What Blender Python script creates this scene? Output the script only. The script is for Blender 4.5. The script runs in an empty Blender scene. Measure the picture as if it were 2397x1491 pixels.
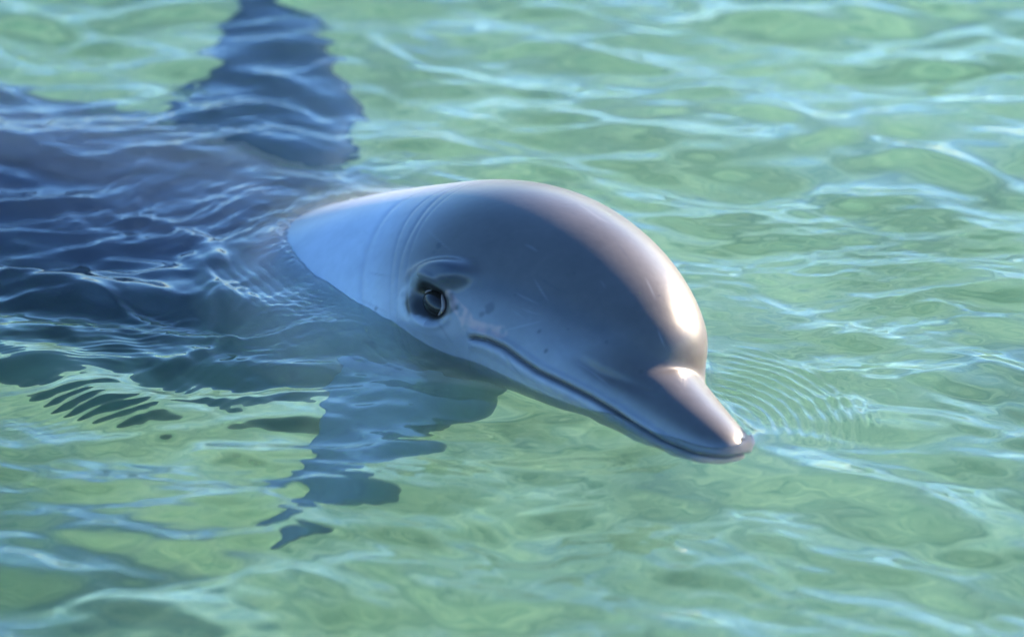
import bpy, bmesh, math
import numpy as np
from mathutils import Vector, Matrix
from mathutils.kdtree import KDTree
R = math.radians
sc = bpy.context.scene
col = sc.collection

# ------------------------------------------------------------------ camera
CAM_EL, CAM_D = R(28), 4.3
cam = bpy.data.cameras.new('camera')
cam.lens, cam.sensor_width = 150, 36
cam.clip_start, cam.clip_end = 0.1, 2000
cam_o = bpy.data.objects.new('camera', cam)
col.objects.link(cam_o)
cam_o.location = (0, -CAM_D * math.cos(CAM_EL), CAM_D * math.sin(CAM_EL))
cam_o.rotation_euler = (math.pi / 2 - CAM_EL, 0, 0)
cam.dof.use_dof = True
cam.dof.focus_distance = 4.24
cam.dof.aperture_fstop = 2.7
sc.camera = cam_o

# ------------------------------------------------------------------ world, sun, exposure
SUN_EL, SUN_AZ = R(16), R(53)          # azimuth clockwise from +Y (away from the camera)
w = bpy.data.worlds.new('World'); sc.world = w; w.use_nodes = True
nt = w.node_tree
bg = nt.nodes['Background']
sky = nt.nodes.new('ShaderNodeTexSky')
sky.sky_type = 'NISHITA'; sky.sun_disc = False
sky.sun_elevation, sky.sun_rotation = SUN_EL, SUN_AZ
sky.ozone_density = 7.0; sky.dust_density = 0.8; sky.air_density = 1.0
nt.links.new(sky.outputs[0], bg.inputs[0]); bg.inputs[1].default_value = 0.115
sun = bpy.data.lights.new('sun', 'SUN')
sun.energy = 5.0; sun.angle = R(0.6); sun.color = (1.0, 0.80, 0.58)
sun_o = bpy.data.objects.new('sun', sun); col.objects.link(sun_o)
sd = Vector((math.sin(SUN_AZ) * math.cos(SUN_EL), math.cos(SUN_AZ) * math.cos(SUN_EL), math.sin(SUN_EL)))
sun_o.rotation_euler = sd.to_track_quat('Z', 'Y').to_euler()
sun_o.location = sd * 20
vs = sc.view_settings
vs.view_transform = 'Standard'; vs.look = 'None'; vs.gamma = 1; vs.exposure = 2.52
sc.cycles.caustics_refractive = True; sc.cycles.caustics_reflective = True
sc.cycles.max_bounces = 8; sc.cycles.transmission_bounces = 8; sc.cycles.blur_glossy = 0.4
sc.cycles.sample_clamp_indirect = 4.0
sc.cycles.use_denoising = True

# ------------------------------------------------------------------ helpers
def sstep(a, b, x):
    t = np.clip((x - a) / (b - a), 0, 1)
    return t * t * (3 - 2 * t)

def pchip(xs, ys, x):
    xs = np.asarray(xs, float); ys = np.asarray(ys, float); x = np.asarray(x, float)
    h = np.diff(xs); d = np.diff(ys) / h
    m = np.zeros_like(ys)
    for i in range(1, len(xs) - 1):
        if d[i-1] * d[i] > 0:
            w1 = 2 * h[i] + h[i-1]; w2 = h[i] + 2 * h[i-1]
            m[i] = (w1 + w2) / (w1 / d[i-1] + w2 / d[i])
    m[0], m[-1] = d[0], d[-1]
    k = np.clip(np.searchsorted(xs, x) - 1, 0, len(h) - 1)
    t = np.clip((x - xs[k]) / h[k], 0, 1)
    return ((2*t**3-3*t**2+1)*ys[k] + (t**3-2*t**2+t)*h[k]*m[k] + (-2*t**3+3*t**2)*ys[k+1] + (t**3-t**2)*h[k]*m[k+1])

def mesh_np(name, verts, faces, smooth=True):
    me = bpy.data.meshes.new(name)
    verts = np.ascontiguousarray(verts, np.float32); faces = np.ascontiguousarray(faces, np.int32)
    n, k = faces.shape
    me.vertices.add(len(verts)); me.vertices.foreach_set('co', verts.ravel())
    me.loops.add(n * k); me.loops.foreach_set('vertex_index', faces.ravel())
    me.polygons.add(n)
    me.polygons.foreach_set('loop_start', np.arange(0, n * k, k, dtype=np.int32))
    me.polygons.foreach_set('loop_total', np.full(n, k, np.int32))
    me.update(calc_edges=True); me.validate()
    if smooth: me.polygons.foreach_set('use_smooth', np.ones(n, bool))
    return me

def get_co(me):
    a = np.empty(len(me.vertices) * 3, np.float32); me.vertices.foreach_get('co', a)
    return a.reshape(-1, 3).astype(float)

def get_no(me):
    a = np.empty(len(me.vertices) * 3, np.float32); me.vertices.foreach_get('normal', a)
    return a.reshape(-1, 3).astype(float)

def hash_noise(p, seed=0):
    """smooth value noise on (n,3) points, -1..1"""
    p = np.asarray(p, float); i = np.floor(p).astype(np.int64); f = p - i
    f = f * f * (3 - 2 * f)
    def hsh(a, b, c):
        n = (a * 374761393 + b * 668265263 + c * 2147483647 + seed * 1274126177) & 0xffffffff
        n = ((n ^ (n >> 13)) * 1274126177) & 0xffffffff
        n = n ^ (n >> 16)
        return (n & 0xffff) / 32767.5 - 1
    r = 0
    for dx in (0, 1):
        for dy in (0, 1):
            for dz in (0, 1):
                wgt = (f[:, 0] if dx else 1 - f[:, 0]) * (f[:, 1] if dy else 1 - f[:, 1]) * (f[:, 2] if dz else 1 - f[:, 2])
                r = r + wgt * hsh(i[:, 0] + dx, i[:, 1] + dy, i[:, 2] + dz)
    return r

# ------------------------------------------------------------------ dolphin, modelled straight along +s (backwards), y left, z up
S0 = 0.098                                        # where the melon starts behind the beak tip
HD = [0, .004, .012, .025, .05, .09, .15, .22, .30, .45, .70, 1.05, 1.5, 1.95, 2.3, 2.48]
HT = [0, 0.03017, 0.04969, 0.06921, 0.09317, 0.1118, 0.126, 0.1331, 0.1357, 0.1462, 0.1692, 0.188, 0.1645, 0.1034, 0.0564, 0.0282]
HB = [0, 0.01863, 0.02691, 0.03519, 0.04864, 0.0652, 0.0828, 0.1004, 0.119, 0.1614, 0.2202, 0.244, 0.197, 0.1087, 0.05692, 0.03105]
HW = [0, 0.02727, 0.04182, 0.05455, 0.07091, 0.08726, 0.1018, 0.1146, 0.1264, 0.1612, 0.2038, 0.2194, 0.1777, 0.09405, 0.03658, 0.01254]
BS = [0, .003, .010, .025, .055, .10, .14, .20]
BT = [0, .010, .016, .022, .029, .038, .044, .048]
BB = [0, 0.012, 0.02175, 0.0336, 0.0448, 0.054, 0.0588, 0.06]
BW = [0, .015, .023, .031, .040, .051, .062, .08]
LEN = S0 + 2.48

def rad(tab_t, tab_b, tab_w, xs, x, ct, st, nu, nl):
    u = np.sqrt(np.maximum(x, 0)); us = np.sqrt(np.asarray(xs))
    t = np.maximum(pchip(us, tab_t, u), 1e-4); b = np.maximum(pchip(us, tab_b, u), 1e-4); wd = np.maximum(pchip(us, tab_w, u), 1e-4)
    a = np.where(st >= 0, t[:, None], b[:, None])
    n = np.where(st >= 0, nu, nl)
    return ((np.abs(ct) / wd[:, None]) ** n + (np.abs(st) / a) ** n) ** (-1 / n)

def body_loft():
    ss = np.concatenate([0.002 * np.linspace(0.05, 1, 6) ** 2, np.arange(.003, .50, .0013), np.arange(.505, .9, .006), np.arange(.91, LEN - .003, .015), [LEN - .002]])
    N = 480
    th = np.linspace(0, 2 * np.pi, N, endpoint=False)
    ct, st = np.cos(th)[None], np.sin(th)[None]
    rh = rad(HT, HB, HW, HD, ss - S0, ct, st, 2.15, 2.2)
    bs = np.clip(ss, 0, .18)
    rb = rad(BT, BB, BW, BS, bs, ct, st, 2.1, 2.3) * (1 - .9 * sstep(.2, .3, ss))[:, None]
    rh = np.where((ss > S0)[:, None], rh, 1e-4)
    p = 9.0
    r = (rh ** p + rb ** p) ** (1 / p)
    X = np.repeat(ss[:, None], N, 1); Y = r * ct; Z = r * st
    X = X - .010 * sstep(.03, .075, Z) * (1 - sstep(.10, .19, X))          # slight overhang of the forehead
    Z = Z - .009 * (1 - sstep(-.06, .24, X))                              # the beak droops below the head axis
    Y = Y - .006 * (1 - sstep(.0, .2, X)); X = X - .010 * (1 - sstep(.0, .09, X))
    V = np.stack([X, Y, Z], -1).reshape(-1, 3)
    M = len(ss)
    i, j = np.meshgrid(np.arange(M - 1), np.arange(N), indexing='ij')
    a = i * N + j; b = i * N + (j + 1) % N
    F = np.stack([a, a + N, b + N, b], -1).reshape(-1, 4)
    # caps as quads pinched to a centre vertex
    V = np.vstack([V, [[ss[0] - .0005, 0, 0], [LEN, 0, 0]]])
    c0, c1 = M * N, M * N + 1
    jj = np.arange(0, N)
    T0 = np.stack([np.full(N, c0), jj, (jj + 1) % N], -1)
    T1 = np.stack([np.full(N, c1), (M - 1) * N + (jj + 1) % N, (M - 1) * N + jj], -1)
    tri = np.vstack([F[:, [0, 2, 1]], F[:, [0, 3, 2]], T0[:, ::-1], T1[:, ::-1]])
    return mesh_np('loft', V, tri)

def fin_loft(root, span, chord, up, L, outline, thick):
    """outline: list (t, lead, trail) in metres along chord; a closed lens-section fin"""
    root, span, chord, up = (np.array(v, float) for v in (root, span, chord, up))
    K, N = 40, 40
    ts = np.linspace(0, 1, K)
    le = pchip([o[0] for o in outline], [o[1] for o in outline], ts); tr = pchip([o[0] for o in outline], [o[2] for o in outline], ts)
    th = np.linspace(0, 2 * np.pi, N, endpoint=False)
    V = []
    for k, t in enumerate(ts):
        c, hw = (le[k] + tr[k]) / 2, (tr[k] - le[k]) / 2
        tk = thick * (1 - .8 * t)
        cx = np.cos(th); ty = np.sin(th) * (0.55 - .45 * cx) * 1.3
        V.append(root + t * L * span + (c + hw * cx)[:, None] * chord + (tk * ty)[:, None] * up)
    V = np.vstack(V)
    V = np.vstack([V, [V[:N].mean(0), V[-N:].mean(0)]])
    i, j = np.meshgrid(np.arange(K - 1), np.arange(N), indexing='ij')
    a = (i * N + j).ravel(); b = (i * N + (j + 1) % N).ravel()
    jj = np.arange(N); j2 = (jj + 1) % N
    tri = np.vstack([np.stack([a, a + N, b + N], -1), np.stack([a, b + N, b], -1),
                     np.stack([np.full(N, K * N), jj, j2], -1), np.stack([np.full(N, K * N + 1), (K - 1) * N + j2, (K - 1) * N + jj], -1)])
    me = mesh_np('fin', V, tri)
    bm = bmesh.new(); bm.from_mesh(me); bmesh.ops.recalc_face_normals(bm, faces=bm.faces[:]); bm.to_mesh(me); bm.free()
    return me

def nrm(v): v = np.array(v, float); return v / np.linalg.norm(v)

def make_straight():
    fl = [(0, -.085, .085), (.3, -.07, .085), (.6, -.03, .085), (.85, .03, .10), (.96, .065, .11), (1, .088, .104)]
    parts = [body_loft()]
    # left flipper: out and swept back; right flipper: hanging down
    spL = nrm((.14, .98, .09)); chL = nrm(np.array((1, 0, 0)) - spL * spL[0])
    parts.append(fin_loft((.89, .13, .0), spL, chL, np.cross(spL, chL), .52, [(a, b * 1.35, c * 1.35) for a, b, c in fl], .020))
    spR = nrm((-.10, -.24, -.95)); chR = np.array((.74, -.66, 0)); chR = nrm(chR - spR * (spR @ chR))
    parts.append(fin_loft((.39, -.05, -.07), spR, chR, np.cross(spR, chR), .27, [(a, b * 1.25, c * 1.25) for a, b, c in fl], .020))
    # dorsal fin
    df = [(0, -.16, .14), (.3, -.06, .135), (.6, .03, .14), (.85, .10, .165), (.97, .15, .19), (1, .172, .186)]
    parts.append(fin_loft((1.38, 0, .14), nrm((0, 0, 1)), nrm((1, 0, 0)), nrm((0, 1, 0)), .27, df, .022))
    fk = [(0, -.10, .08), (.3, -.06, .075), (.65, .0, .07), (.9, .05, .085), (1, .082, .09)]
    for sgn in (1, -1):
        spF = nrm((.25, sgn, 0)); chF = nrm(np.array((1, 0, 0)) - spF * spF[0])
        parts.append(fin_loft((LEN - .07, sgn * .0, 0), spF, chF, nrm((0, 0, 1)), .30, fk, .014))
    base = bpy.data.objects.new('body', parts[0]); col.objects.link(base)
    tmp = []
    for m in parts[1:]:
        o = bpy.data.objects.new('tmp', m); col.objects.link(o); tmp.append(o)
        md = base.modifiers.new('u', 'BOOLEAN'); md.operation = 'UNION'; md.object = o; md.solver = 'MANIFOLD'
    dg = bpy.context.evaluated_depsgraph_get()
    me = bpy.data.meshes.new_from_object(base.evaluated_get(dg))
    base.modifiers.clear(); base.data = me; me.name = 'body'
    for o in tmp: bpy.data.objects.remove(o)
    return base

# pose: the spine is integrated from an anchor inside the head
SC = 1.035
HEAD_YAW, BODY_YAW = R(-53.4), R(-24.5)
ANCH_S = 0.20
ANCH = np.array((0.0943, -0.0985, 0.0020))
_s = np.linspace(-.05, 2.75, 2801)
_roll = R(-26.6) * (1 - sstep(.36, .85, _s))                         # the head is tipped on its left side
_yaw = HEAD_YAW + (BODY_YAW - HEAD_YAW) * sstep(.34, .95, _s)
_pit = pchip([-.05, .12, .25, .42, .60, .82, 2.75], [R(-.4), R(.1), R(1.1), R(28.5), R(31), R(1), R(-1)], _s)   # + = nose up, the body sinks behind
_F = np.stack([np.cos(_yaw) * np.cos(_pit), np.sin(_yaw) * np.cos(_pit), np.sin(_pit)], -1)
_P = np.zeros((len(_s), 3)); ds = _s[1] - _s[0]
_P[1:] = -np.cumsum((_F[1:] + _F[:-1]) / 2 * ds * SC, 0)
_k = np.argmin(abs(_s - ANCH_S)); _P += ANCH - _P[_k]

def pose(V, vec=False):
    s = V[:, 0]
    F = np.stack([np.interp(s, _s, _F[:, i]) for i in range(3)], -1); F /= np.linalg.norm(F, axis=1)[:, None]
    P = np.stack([np.interp(s, _s, _P[:, i]) for i in range(3)], -1)
    L = np.cross([0, 0, 1.0], F); L /= np.linalg.norm(L, axis=1)[:, None]
    U = np.cross(F, L)
    rl = np.interp(s, _s, _roll); cr, sr = np.cos(rl), np.sin(rl)
    y = V[:, 1] * cr - V[:, 2] * sr; z = V[:, 1] * sr + V[:, 2] * cr
    return P + SC * (y[:, None] * L + z[:, None] * U)

def photo_px(Wp):
    """where a world point falls in the photograph (2397 px wide); used to trace markings onto the skin"""
    f = cam.lens / cam.sensor_width * 2397
    d = Wp - np.array(cam_o.location)
    fw = np.array((0, math.cos(CAM_EL), -math.sin(CAM_EL))); up = np.array((0, math.sin(CAM_EL), math.cos(CAM_EL)))
    zz = d @ fw
    return np.stack([1198.5 + f * d[:, 0] / zz, 745.5 - f * (d @ up) / zz], -1)

def mouth_z(s):
    return -.009 * (1 - sstep(-.06, .24, s)) + pchip([0, .03, .11, .175, .225, .258, .283], [-.001, -.005, -.011, -.017, -.022, -.020, -.019], s)

def polyline(Q, pts):
    """distance to a traced line (px), signed + above it, and position along it 0..1"""
    pts = np.array(pts, float); best = np.full(len(Q), 1e9); sg = np.ones(len(Q)); al = np.zeros(len(Q)); n = len(pts) - 1
    for i in range(n):
        p0, ab = pts[i], pts[i + 1] - pts[i]
        tt = np.clip(((Q - p0) @ ab) / (ab @ ab), 0, 1)
        dv = Q - p0 - tt[:, None] * ab; d = np.hypot(dv[:, 0], dv[:, 1]); m = d < best
        best[m] = d[m]; sg[m] = np.sign(ab[1] * dv[m, 0] - ab[0] * dv[m, 1]); al[m] = (i + tt[m]) / n
    return best * sg, al

def ell(Q, c, ax, ay, tilt):
    d = Q - np.array(c, float); ca, sa = math.cos(tilt), math.sin(tilt)
    return np.sqrt(((d[:, 0] * ca + d[:, 1] * sa) / ax) ** 2 + ((-d[:, 0] * sa + d[:, 1] * ca) / ay) ** 2)

body = make_straight()
me = body.data
V = get_co(me); Nn = get_no(me)
s, y, z = V[:, 0].copy(), V[:, 1].copy(), V[:, 2].copy()
Q = photo_px(pose(np.stack([s, -np.abs(y), z], -1)))                     # both flanks use the traced right flank
Nm = Nn.copy(); Nm[:, 1] = np.where(y > 0, -Nn[:, 1], Nn[:, 1])
flank = sstep(.15, .5, -Nm[:, 1] + (s < .03) * .6) * (s < .42)
n1 = hash_noise(V * 9, 5); n2 = hash_noise(V * 30, 6); n3 = hash_noise(V * 90, 7); n4 = hash_noise(V * 220, 8)
MOUTH = [(1090, 794), (1112, 791), (1140, 797), (1180, 815), (1220, 845), (1260, 872), (1320, 900), (1380, 930), (1440, 965), (1500, 1006), (1560, 1043), (1630, 1072), (1700, 1083), (1775, 1075)]
dm, am = polyline(Q, MOUTH)
mm = flank * sstep(.0, .06, am)
groove = np.exp(-(dm / 4.5) ** 2) * mm
disp = -.0034 * groove
disp += .0014 * np.exp(-((dm - 14) / 9) ** 2) * mm + .0022 * np.exp(-((dm + 17) / 12) ** 2) * mm
# eye: brow swelling, pouch below, socket
EYE_PX, EYE_TILT = (1008, 707), R(68)
er = ell(Q, EYE_PX, 40, 33, EYE_TILT)
brow = ell(Q, (1038, 642), 66, 32, R(-6)); brow_in = flank * np.exp(-brow ** 4)
disp += .0150 * brow_in
disp += .0035 * flank * np.exp(-ell(Q, (985, 765), 60, 22, R(25)) ** 2)
disp -= .0075 * flank * (1 - sstep(.55, 1.25, er))
disp += .0016 * flank * np.exp(-((er - 1.45) / .22) ** 2)
# neck creases
crease = np.zeros(len(V))
for cs, a, wd in ((.364, .0004, .0014), (.3735, .0008, .0020), (.3845, .0005, .0018), (.422, .0005, .004)):
    warp = cs + .012 * np.sin(z * 16) + .0035 * hash_noise(V * 18 + cs * 90, 3)
    ck = np.exp(-((s - warp) / wd) ** 2) * (.6 + .5 * n1); disp -= a * ck; crease = np.maximum(crease, ck * a * 800)
# furrow between beak and cheek
df_, af_ = polyline(Q, [(1330, 822), (1400, 872), (1480, 900), (1560, 925)])
disp -= .0018 * np.exp(-(df_ / 13) ** 2) * flank * sstep(.0, .3, af_) * (1 - sstep(.75, 1, af_))
disp += .0004 * hash_noise(V * 9, 1) * sstep(.05, .2, s)
V2 = V + Nn * disp[:, None]

# ---- skin colour attribute (markings and tone)
def mixc(a, b, t): return a * (1 - t[:, None]) + np.asarray(b)[None] * t[:, None]
cape = np.maximum(sstep(-.01, .07, z + .015 * n1 + .03 * sstep(.2, .35, s)), sstep(10, 60, dm) * (1 - sstep(.12, .20, s)))
C = mixc(np.tile(np.array((.16, .165, .18)), (len(V), 1)), (.070, .062, .057), cape)
C = mixc(C, (.38, .40, .44), sstep(.33, .46, s + .01 * n1 + .03 * (1 - sstep(-.03, .05, z))) * (1 - sstep(.55, .72, s)) * .85)          # paler over neck and shoulder
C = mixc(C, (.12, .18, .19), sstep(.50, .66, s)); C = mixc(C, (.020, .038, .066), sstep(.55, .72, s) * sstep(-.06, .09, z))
C = mixc(C, (.50, .47, .46), sstep(.03, .10, -z - .03 + .01 * n1 - .18 * np.clip(s - .3, 0, .6)))
lowjaw = (1 - sstep(-14, -4, dm)) * (1 - sstep(.20, .29, s)) * flank
C = mixc(C, (.30, .29, .29), lowjaw * .6)
C = mixc(C, (.66, .50, .42), (1 - sstep(.0, .022, s)) * (1 - sstep(-10, 0, dm)))
# fins stand clear of the trunk: slate
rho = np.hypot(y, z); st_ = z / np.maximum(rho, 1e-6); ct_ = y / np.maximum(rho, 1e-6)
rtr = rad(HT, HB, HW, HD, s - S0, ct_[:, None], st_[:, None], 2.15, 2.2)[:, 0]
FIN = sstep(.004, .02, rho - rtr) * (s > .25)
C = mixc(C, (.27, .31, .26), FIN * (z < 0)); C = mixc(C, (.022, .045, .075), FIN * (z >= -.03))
C *= (1 + .08 * n1 + .07 * n2 + .05 * n3 + .05 * n4)[:, None]
# darker streak from eye to beak
db, ab_ = polyline(Q, [(1080, 655), (1250, 700), (1400, 770), (1520, 850)])
C = mixc(C, (.045, .047, .055), np.exp(-(db / 22) ** 2) * flank * .45 * (1 - .5 * ab_))
C = mixc(C, (.030, .036, .048), brow_in ** 1.5 * .8 * sstep(.985, 1.06, Q[:, 0] / 1010))
C = mixc(C, (.10, .11, .13), np.clip(crease, 0, 1) * .45)
# mouth line and its brown lip
C = mixc(C, (.030, .022, .016), np.clip(groove * 1.2, 0, 1) * .9)
C = mixc(C, (.24, .18, .12), np.exp(-((dm - 8) / 4) ** 2) * mm * .55)
# eye patch, pale skin behind it, raw patch in front
pr = ell(Q, (1008, 708), 60, 43, R(12)) + .16 * n2 + .14 * n3 + .08 * n4
C = mixc(C, (.42, .42, .40), flank * np.exp(-((pr - 1.25) / .16) ** 2) * .4 * (Q[:, 0] < 1000))
C = mixc(C, (.055, .045, .036), flank * (1 - sstep(.86, 1.04, pr)))
C = mixc(C, (.016, .014, .012), flank * (1 - sstep(1.0, 1.3, er + .2 * n3)) * .85)
dsc, asc = polyline(Q, [(1052, 690), (1078, 728), (1100, 758), (1130, 768), (1172, 777)])
scw = 9 + 9 * np.sin(np.clip(asc, 0, 1) * 2.6)
scr = (1 - sstep(.6, 1.25, np.abs(dsc) / scw + .35 * n3)) * flank * (y < 0)
C = mixc(C, (.34, .21, .18), scr * np.clip(.60 + .7 * n4 + .4 * n3, 0, 1) * .85)
for fx, fy, fr, k in ((1027, 575, 8, .8), (1015, 590, 5, .4), (1543, 692, 4, .9), (1262, 775, 6, .5), (1277, 822, 6, .6), (1558, 853, 8, .7), (1146, 722, 14, .55), (1128, 735, 9, .5), (1345, 640, 5, .3), (1420, 800, 5, .4), (1500, 870, 6, .5), (880, 722, 5, .5), (1205, 690, 5, .35), (1330, 770, 4, .4), (1180, 590, 4, .3)):
    C = mixc(C, (.03, .03, .036), np.exp(-(ell(Q, (fx, fy), fr, fr * .7, R(-50)) + .3 * n4) ** 4) * k * (y < 0) * (s < .42))
rs = np.random.default_rng(9)
for k in range(26):
    cx, cy = rs.uniform(780, 1560), rs.uniform(470, 880); L_ = rs.uniform(25, 110); an = rs.normal(R(38), R(22)); bw_ = rs.uniform(-14, 14)
    pts = [(cx + L_ * u * math.cos(an) - bw_ * (u * u) * math.sin(an), cy + L_ * u * math.sin(an) + bw_ * (u * u) * math.cos(an)) for u in (-.5, -.25, 0, .25, .5)]
    near_ = np.where((np.abs(Q[:, 0] - cx) < L_) & (np.abs(Q[:, 1] - cy) < L_) & (y < .02) & (s < .45))[0]
    if len(near_) == 0: continue
    dd, aa_ = polyline(Q[near_], pts)
    wgt = np.exp(-(dd / 2.2) ** 2) * np.sin(np.clip(aa_, 0, 1) * np.pi) * rs.uniform(.15, .4)
    tone = np.array((.20, .20, .21)) if rs.random() < .6 else np.array((.04, .042, .05))
    C[near_] = C[near_] * (1 - wgt[:, None]) + tone * wgt[:, None]
C = np.clip(C, .008, .8)
W = pose(V2)
me.vertices.foreach_set('co', W.astype(np.float32).ravel())
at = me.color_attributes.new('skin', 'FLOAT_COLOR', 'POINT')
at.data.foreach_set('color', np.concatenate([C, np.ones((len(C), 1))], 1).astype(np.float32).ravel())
me.polygons.foreach_set('use_smooth', np.ones(len(me.polygons), bool))
me.update()

# ------------------------------------------------------------------ materials
def mat(name):
    m = bpy.data.materials.new(name); m.use_nodes = True
    return m, m.node_tree, m.node_tree.nodes['Principled BSDF']
mS, t, b = mat('dolphin_skin')
a = t.nodes.new('ShaderNodeAttribute'); a.attribute_name = 'skin'
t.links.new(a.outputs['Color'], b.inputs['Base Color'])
b.inputs['Roughness'].default_value = .31
b.inputs['IOR'].default_value = 1.43
tc = t.nodes.new('ShaderNodeTexCoord'); ns = t.nodes.new('ShaderNodeTexNoise'); ns.inputs['Scale'].default_value = 160; ns.inputs['Detail'].default_value = 3
bp = t.nodes.new('ShaderNodeBump'); bp.inputs['Strength'].default_value = .05; bp.inputs['Distance'].default_value = .002
t.links.new(tc.outputs['Object'], ns.inputs['Vector']); t.links.new(ns.outputs['Fac'], bp.inputs['Height']); t.links.new(bp.outputs['Normal'], b.inputs['Normal'])
me.materials.clear(); me.materials.append(mS)

# dolphin root
root = bpy.data.objects.new('dolphin', None); col.objects.link(root)
body.parent = root
root['label'] = 'grey dolphin raising its wet head out of the shallow green water'
root['category'] = 'dolphin'

# eyes
mE, t, b = mat('eye_dark'); b.inputs['Base Color'].default_value = (.012, .008, .006, 1); b.inputs['Roughness'].default_value = .16; b.inputs['IOR'].default_value = 1.36
mL, t, b = mat('eye_rim'); b.inputs['Base Color'].default_value = (.17, .12, .10, 1); b.inputs['Roughness'].default_value = .35

m_ = (y < 0) & (s > .25) & (s < .42)
ei = np.where(m_)[0][np.argmin(np.hypot(*(Q[m_] - EYE_PX).T))]
e0, en = V[ei], Nn[ei] / np.linalg.norm(Nn[ei])
t1 = np.array((-1.0, 0, 0)); t1 -= en * (t1 @ en); t1 /= np.linalg.norm(t1); t2 = np.cross(en, t1)
p0 = photo_px(pose(e0[None]))[0]
J = np.stack([(photo_px(pose((e0 + t * .004)[None]))[0] - p0) / .004 for t in (t1, t2)], -1); Ji = np.linalg.inv(J)
def tang(du, dv):                                                        # offset traced in the photograph -> offset in the skin
    o = np.stack([du, dv], -1) @ Ji.T
    return o[..., 0:1] * t1 + o[..., 1:2] * t2
def eye(sg):
    flip = np.array((1, sg, 1.0))
    ca, sa = math.cos(EYE_TILT), math.sin(EYE_TILT)
    def oval(ax, ay, A): return tang(ax * np.cos(A) * ca - ay * np.sin(A) * sa, ax * np.cos(A) * sa + ay * np.sin(A) * ca)
    K, M_ = 48, 20
    A = np.linspace(0, 2 * np.pi, K, endpoint=False); B = np.linspace(0, np.pi, M_ + 2)[1:-1]
    base = e0 - en * .0082
    P = np.concatenate([(base + en * math.cos(b_) * .0105 + oval(34 * math.sin(b_), 27 * math.sin(b_), A)) for b_ in B] + [(base + en * .0105)[None], (base - en * .0105)[None]])
    i, j = np.meshgrid(np.arange(M_ - 1), np.arange(K), indexing='ij'); a0 = (i * K + j).ravel(); a1 = (i * K + (j + 1) % K).ravel()
    tri = np.vstack([np.stack([a0, a0 + K, a1 + K], -1), np.stack([a0, a1 + K, a1], -1)])
    jj = np.arange(K); j2 = (jj + 1) % K
    tri = np.vstack([tri, np.stack([np.full(K, M_ * K), jj, j2], -1), np.stack([np.full(K, M_ * K + 1), (M_ - 1) * K + j2, (M_ - 1) * K + jj], -1)])
    m = mesh_np('eye', pose(P * flip), tri)
    bm = bmesh.new(); bm.from_mesh(m); bmesh.ops.recalc_face_normals(bm, faces=bm.faces[:]); bm.to_mesh(m); bm.free()
    m.materials.append(mE)
    o = bpy.data.objects.new('eye', m); col.objects.link(o); o.parent = root
    # wet eyelid rim, thicker in front
    K, J_ = 72, 12
    A = np.linspace(0, 2 * np.pi, K, endpoint=False)
    P = []
    for k in range(J_):
        b_ = 2 * np.pi * k / J_
        wrim = np.exp(-((((A - R(-50) + np.pi) % (2 * np.pi)) - np.pi) / 1.15) ** 4) + np.exp(-((((A - R(178) + np.pi) % (2 * np.pi)) - np.pi) / .45) ** 4)
        thick = .9 + 3.4 * np.exp(-((((A - R(-62) + np.pi) % (2 * np.pi)) - np.pi) / 1.1) ** 2) + 1.8 * np.exp(-((((A - R(175) + np.pi) % (2 * np.pi)) - np.pi) / .7) ** 2)
        P.append(e0 - en * .0034 + oval(30 + thick * math.cos(b_), 24 + thick * math.cos(b_), A) + en * (.0006 * thick * math.sin(b_) - .0045 * (1 - np.clip(wrim, 0, 1)))[:, None])
    P = np.stack(P, 1).reshape(-1, 3)
    i, j = np.meshgrid(np.arange(K), np.arange(J_), indexing='ij')
    F = np.stack([i * J_ + j, ((i + 1) % K) * J_ + j, ((i + 1) % K) * J_ + (j + 1) % J_, i * J_ + (j + 1) % J_], -1).reshape(-1, 4)
    lm = mesh_np('eyelid', pose(P * flip), F)
    bm = bmesh.new(); bm.from_mesh(lm); bmesh.ops.recalc_face_normals(bm, faces=bm.faces[:]); bm.to_mesh(lm); bm.free()
    lm.materials.append(mL)
    lo = bpy.data.objects.new('eyelid', lm); col.objects.link(lo); lo.parent = o
for sg in (1, -1): eye(sg)

# ------------------------------------------------------------------ water surface: one closed body of water
def px2ground(px, py):
    f = cam.lens / cam.sensor_width * 2397
    d = np.array((px - 1198.5, -(py - 745.5), -f)) / f
    fw = np.array((0, math.cos(CAM_EL), -math.sin(CAM_EL))); up = np.array((0, math.sin(CAM_EL), math.cos(CAM_EL)))
    v = d[0] * np.array((1, 0, 0)) + d[1] * up + fw
    o = np.array(cam_o.location); k = -o[2] / v[2]
    return (o + k * v)[:2]

def grid_axis(lo, hi, step, far, n_out, mid=0, reach=0):
    core = np.arange(lo, hi + step / 2, step)
    m = np.cumsum(np.minimum(step * 1.12 ** np.arange(1, 60), mid)) if mid else np.zeros(0)
    if mid: m = np.concatenate([m, np.arange(m[-1] + mid, reach, mid)])
    g = (m[-1] if mid else 0) + np.geomspace((mid or step) * 1.5, far, n_out)
    g = np.concatenate([m, g])
    return np.concatenate([lo - g[::-1], core, hi + g])

WSTEP = .0020
gx = grid_axis(-.64, .64, WSTEP, 300, 40, .016, 1.5)
gy = grid_axis(-.80, .98, WSTEP, 300, 40, .016, 1.5)
GX, GY = np.meshgrid(gx, gy, indexing='ij')
xx, yy = GX.ravel(), GY.ravel()
near = np.exp(-(np.maximum(np.maximum(np.abs(xx), np.abs(yy - .1)) - 1.7, 0) / .35) ** 2)      # small waves fade where the sheet gets coarse
core_m = (1 - sstep(.64, .80, np.abs(xx))) * (1 - sstep(.89, 1.05, np.abs(yy - .09)))   # the finest ripples only where the sheet is dense enough
rng = np.random.default_rng(11)

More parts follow.
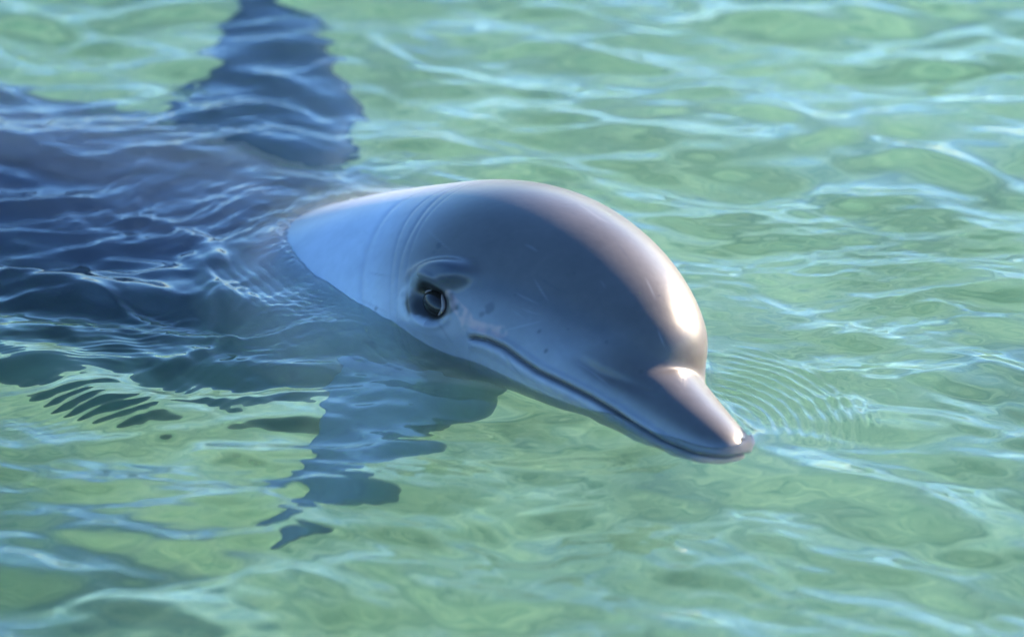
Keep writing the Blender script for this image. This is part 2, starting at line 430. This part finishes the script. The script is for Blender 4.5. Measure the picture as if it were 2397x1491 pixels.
def waves(x, y, lam0, lam1, n, slope, spread, mean, sharp=1.0):
    h = np.zeros_like(x)
    for k in range(n):
        lam = math.exp(rng.uniform(math.log(lam0), math.log(lam1)))
        an = mean + rng.normal(0, spread); kk = 2 * math.pi / lam
        ph = kk * (x * math.cos(an) + y * math.sin(an)) + rng.uniform(0, 6.28)
        A = slope / kk / math.sqrt(n / 2)
        wv = np.sin(ph)
        if sharp > 1: wv = 2 * ((wv + 1) / 2) ** sharp - .8
        h += A * wv
    return h

P3 = np.stack([xx, yy, np.zeros_like(xx)], -1)
wx = xx + .035 * hash_noise(P3 * 4.2, 21) + .012 * hash_noise(P3 * 11, 22)
wy = yy + .035 * hash_noise(P3 * 4.2, 23) + .012 * hash_noise(P3 * 11, 24)
H = waves(wx, wy, .18, .55, 10, .065, .5, R(95))
H += waves(wx, wy, .07, .18, 16, .165, .34, R(88), 2.2)
calm = .55 + .45 * hash_noise(P3 * 2.6 + 7, 25)
H += waves(wx, wy, .025, .07, 18, .10, .38, R(84), 1.4) * (.35 + .65 * calm) * (.25 + .75 * core_m)
fine = .5 + .5 * hash_noise(P3 * np.array((3.0, 6.0, 1)) + 3, 26)
H += waves(wx, wy, .010, .024, 22, .075, .30, R(86)) * sstep(.35, .95, fine) * core_m
# distance to the skin where it leaves the water
wlv = W[np.abs(W[:, 2]) < .004]; wlv = wlv[wlv[:, 0] > -.6]
kd = KDTree(len(wlv[::3]))
for i, p in enumerate(wlv[::3]): kd.insert((p[0], p[1], 0), i)
kd.balance()
dist = np.full(len(xx), 1.0)
idx = np.where((xx > -.45) & (xx < .55) & (yy > -.6) & (yy < .5))[0]
dist[idx] = [kd.find((xx[i], yy[i], 0))[2] for i in idx]
H *= 1 - .65 * np.exp(-(dist / .10) ** 2)
H += .002 * np.exp(-(dist / .08) ** 2)
# capillary ripples pushed ahead of the beak
tipw = px2ground(1690, 1010)
def ripples(cx, cy, lam, r0, r1, a0, a1, slope, soft=R(16)):
    dx, dy = xx - cx, yy - cy
    r = np.hypot(dx, dy); an = np.arctan2(dy, dx)
    d = (an - (a0 + a1) / 2 + np.pi) % (2 * np.pi) - np.pi
    wn = sstep(0, 1, (r - r0) / .02) * (1 - sstep(0, 1, (r - r1) / .05)) * (1 - sstep((a1 - a0) / 2, (a1 - a0) / 2 + soft, np.abs(d)))
    return slope * lam / 6.28 * np.sin(6.283 * r / lam + .5 * hash_noise(P3 * 7, 31)) * wn
H += ripples(tipw[0] - .03, tipw[1] + .0, .0125, .060, .15, R(0), R(62), .50)
H += ripples(tipw[0] - .02, tipw[1] + .02, .0125, .035, .06, R(-60), R(10), .06)
tq = px2ground(1700, 1060)
H += .006 * np.exp(-(((xx - tq[0]) ** 2 + (yy - tq[1]) ** 2) / .06 ** 2))
# ripples hugging the near flank and streaming back from it
fl = sstep(0, .02, dist) * (1 - sstep(.02, .15, dist)) * (1 - sstep(-.16, -.02, xx)) * (yy < .18)
H += .012 / 6.28 * .26 * np.sin(6.283 * dist / .012 + 2.2 * hash_noise(P3 * 8, 33)) * fl * (.5 + .5 * hash_noise(P3 * 14, 34))
# wake ridge running back along the sunken flank and rough water over the back
def ridge(pts, width, height, rough=0):
    global H
    P = np.array([px2ground(*p) for p in pts]); best = np.full(len(xx), 9.0); sgn = np.ones(len(xx)); par = np.zeros(len(xx))
    for i in range(len(P) - 1):
        a_, b_ = P[i], P[i + 1]; ab = b_ - a_; L2 = ab @ ab
        tt = np.clip(((xx - a_[0]) * ab[0] + (yy - a_[1]) * ab[1]) / L2, 0, 1)
        d = np.hypot(xx - a_[0] - tt * ab[0], yy - a_[1] - tt * ab[1])
        cr = ab[0] * (yy - a_[1]) - ab[1] * (xx - a_[0])
        m = d < best
        best[m] = d[m]; sgn[m] = np.sign(cr[m])
    sdist = best * sgn + .006 * hash_noise(P3 * 30, 41)
    H += height * np.exp(-(sdist / width) ** 2)
    return sdist
sd1 = ridge([(-160, 965), (60, 925), (250, 890), (400, 858), (540, 800), (740, 765), (900, 775)], .010, .0035)
left = 1 - sstep(-.20, -.03, xx)
pat = hash_noise(P3 * 7, 43); pat2 = hash_noise(P3 * np.array((10, 16, 1)) + 5, 44)
bend = .010 * hash_noise(P3 * 9, 45) + .004 * hash_noise(P3 * 22, 46)
cap = np.exp(-((sd1 + .055) / .055) ** 2) * left
lam = .0125
H += lam / 6.28 * .34 * (2 * ((np.sin(6.283 * (sd1 + bend) / lam) + 1) / 2) ** 1.6 - .8) * cap * sstep(-.35, .5, pat) * core_m
cap2 = np.exp(-((sd1 - .05) / .06) ** 2) * left
H += .010 / 6.28 * .26 * np.sin(6.283 * (sd1 * .8 + .6 * (xx + yy) * .5 + 2.2 * bend) / .010) * cap2 * sstep(-.1, .6, pat2) * core_m
sd2 = ridge([(-160, 545), (60, 520), (250, 505), (380, 520), (470, 560), (500, 620)], .012, .005)
sd3 = ridge([(440, 600), (520, 690), (500, 780), (540, 800)], .010, .003)
c3 = px2ground(430, 640)
rough = np.exp(-(((xx - c3[0]) / .24) ** 2 + ((yy - c3[1]) / .26) ** 2))
rx_, ry_ = wx + .012 * hash_noise(P3 * 24, 51), wy + .012 * hash_noise(P3 * 24, 52)
H += waves(rx_, ry_, .012, .030, 20, .13, .8, R(112), 1.5) * rough * sstep(-.5, .6, hash_noise(P3 * 8, 53)) * core_m
H += waves(rx_, ry_, .03, .07, 12, .09, .7, R(110), 1.8) * rough
c4 = px2ground(520, 330)
over = np.exp(-(((xx - c4[0]) / .30) ** 2 + ((yy - c4[1]) / .30) ** 2))
H += waves(rx_, ry_, .014, .04, 18, .09, .5, R(95), 1.5) * over * sstep(-.4, .6, hash_noise(P3 * 6, 54)) * core_m
H += .004 * np.exp(-dist / .006) * (dist < .06)                          # meniscus against the wet skin
H *= near
nx, ny = len(gx), len(gy)
i, j = np.meshgrid(np.arange(nx - 1), np.arange(ny - 1), indexing='ij')
a_ = (i * ny + j).ravel()
top = np.stack([a_, a_ + ny, a_ + ny + 1, a_ + 1], -1)
DEPTH = .62
VT = np.stack([xx, yy, H], -1)
# skirt and floor close the volume well below the seabed
ring = np.concatenate([np.arange(nx) * ny, (nx - 1) * ny + np.arange(1, ny), (np.arange(nx - 2, -1, -1)) * ny + ny - 1, np.arange(ny - 2, 0, -1)])
VB = VT[ring].copy(); VB[:, 2] = -DEPTH - 1.0
n0 = len(VT); m = len(ring); k = np.arange(m); k2 = (k + 1) % m
side_f = np.stack([ring[k], n0 + k, n0 + k2, ring[k2]], -1)
VW = np.vstack([VT, VB, [[0, 0, -DEPTH - 1.0]]])
wm = mesh_np('water', VW, np.vstack([top, side_f]))
bm = bmesh.new(); bm.from_mesh(wm); bm.verts.ensure_lookup_table()
bm.faces.new([bm.verts[n0 + q] for q in range(m - 1, -1, -1)])
bm.verts.remove(bm.verts[n0 + m])
bmesh.ops.recalc_face_normals(bm, faces=bm.faces[:])
bm.to_mesh(wm); bm.free()
water = bpy.data.objects.new('water', wm); col.objects.link(water); water['kind'] = 'structure'
mW = bpy.data.materials.new('water'); mW.use_nodes = True; t = mW.node_tree
t.nodes.remove(t.nodes['Principled BSDF'])
gl = t.nodes.new('ShaderNodeBsdfGlass'); gl.inputs['IOR'].default_value = 1.33; gl.inputs['Roughness'].default_value = 0.0
va = t.nodes.new('ShaderNodeVolumeAbsorption'); va.inputs['Color'].default_value = (.12, .885, .875, 1); va.inputs['Density'].default_value = .62
t.links.new(gl.outputs[0], t.nodes['Material Output'].inputs['Surface']); vsc = t.nodes.new('ShaderNodeVolumeScatter'); vsc.inputs['Color'].default_value = (.35, .95, 1.0, 1); vsc.inputs['Density'].default_value = .20; vsc.inputs['Anisotropy'].default_value = .3
vad = t.nodes.new('ShaderNodeAddShader'); t.links.new(va.outputs[0], vad.inputs[0]); t.links.new(vsc.outputs[0], vad.inputs[1])
t.links.new(vad.outputs[0], t.nodes['Material Output'].inputs['Volume'])
wm.materials.append(mW)

# ------------------------------------------------------------------ seabed
sx = grid_axis(-3, 3, .03, 300, 24); sy = grid_axis(-3, 3, .03, 300, 24)
SX, SY = np.meshgrid(sx, sy, indexing='ij'); q = np.stack([SX.ravel(), SY.ravel(), np.zeros(SX.size)], -1)
sz = -DEPTH + .035 * hash_noise(q * 1.3, 61) + .012 * hash_noise(q * np.array((3.0, 5.5, 1)), 62)
q[:, 2] = sz
i, j = np.meshgrid(np.arange(len(sx) - 1), np.arange(len(sy) - 1), indexing='ij'); a_ = (i * len(sy) + j).ravel()
sm = mesh_np('seabed', q, np.stack([a_, a_ + len(sy), a_ + len(sy) + 1, a_ + 1], -1))
seabed = bpy.data.objects.new('seabed', sm); col.objects.link(seabed); seabed['kind'] = 'structure'
mB, t, b = mat('seabed_sand')
tc = t.nodes.new('ShaderNodeTexCoord')
n1_ = t.nodes.new('ShaderNodeTexNoise'); n1_.inputs['Scale'].default_value = 4.5; n1_.inputs['Detail'].default_value = 6; n1_.inputs['Roughness'].default_value = .62
mp = t.nodes.new('ShaderNodeMapping'); mp.inputs['Scale'].default_value = (1, 1.7, 1)
cr_ = t.nodes.new('ShaderNodeValToRGB')
e = cr_.color_ramp.elements
e[0].position, e[0].color = .30, (.24, .24, .16, 1)
e[1].position, e[1].color = .72, (.64, .58, .43, 1)
x_ = e.new(.5); x_.color = (.45, .43, .32, 1)
t.links.new(tc.outputs['Object'], mp.inputs['Vector']); t.links.new(mp.outputs[0], n1_.inputs['Vector']); t.links.new(n1_.outputs['Fac'], cr_.inputs['Fac']); t.links.new(cr_.outputs[0], b.inputs['Base Color'])
b.inputs['Roughness'].default_value = .9
# a soft shadow painted into the sand colour: photo position carried down the refracted ray
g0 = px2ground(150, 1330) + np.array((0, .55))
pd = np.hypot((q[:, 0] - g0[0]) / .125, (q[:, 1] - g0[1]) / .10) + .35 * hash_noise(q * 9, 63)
av = sm.color_attributes.new('painted_shadow', 'FLOAT_COLOR', 'POINT'); pk = .6 * (1 - sstep(.4, 1.3, pd))
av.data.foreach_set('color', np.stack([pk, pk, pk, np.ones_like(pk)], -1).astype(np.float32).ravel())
aa_ = t.nodes.new('ShaderNodeAttribute'); aa_.attribute_name = 'painted_shadow'
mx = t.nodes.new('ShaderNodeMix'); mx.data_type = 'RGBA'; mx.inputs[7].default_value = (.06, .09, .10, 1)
n2_ = t.nodes.new('ShaderNodeTexNoise'); n2_.inputs['Scale'].default_value = 17; n2_.inputs['Detail'].default_value = 5; n2_.inputs['Roughness'].default_value = .7; n2_.inputs['Distortion'].default_value = .6
cr2 = t.nodes.new('ShaderNodeValToRGB'); e2 = cr2.color_ramp.elements
e2[0].position, e2[0].color = .33, (.64, .70, .62, 1); e2[1].position, e2[1].color = .68, (1.38, 1.27, 1.05, 1)
ml = t.nodes.new('ShaderNodeMix'); ml.data_type = 'RGBA'; ml.blend_type = 'MULTIPLY'; ml.inputs[0].default_value = 1.0
t.links.new(mp.outputs[0], n2_.inputs['Vector']); t.links.new(n2_.outputs['Fac'], cr2.inputs['Fac'])
t.links.new(cr_.outputs[0], ml.inputs[6]); t.links.new(cr2.outputs[0], ml.inputs[7])
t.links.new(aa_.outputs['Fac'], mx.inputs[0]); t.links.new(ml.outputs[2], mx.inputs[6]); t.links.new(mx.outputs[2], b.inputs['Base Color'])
sm.materials.append(mB)
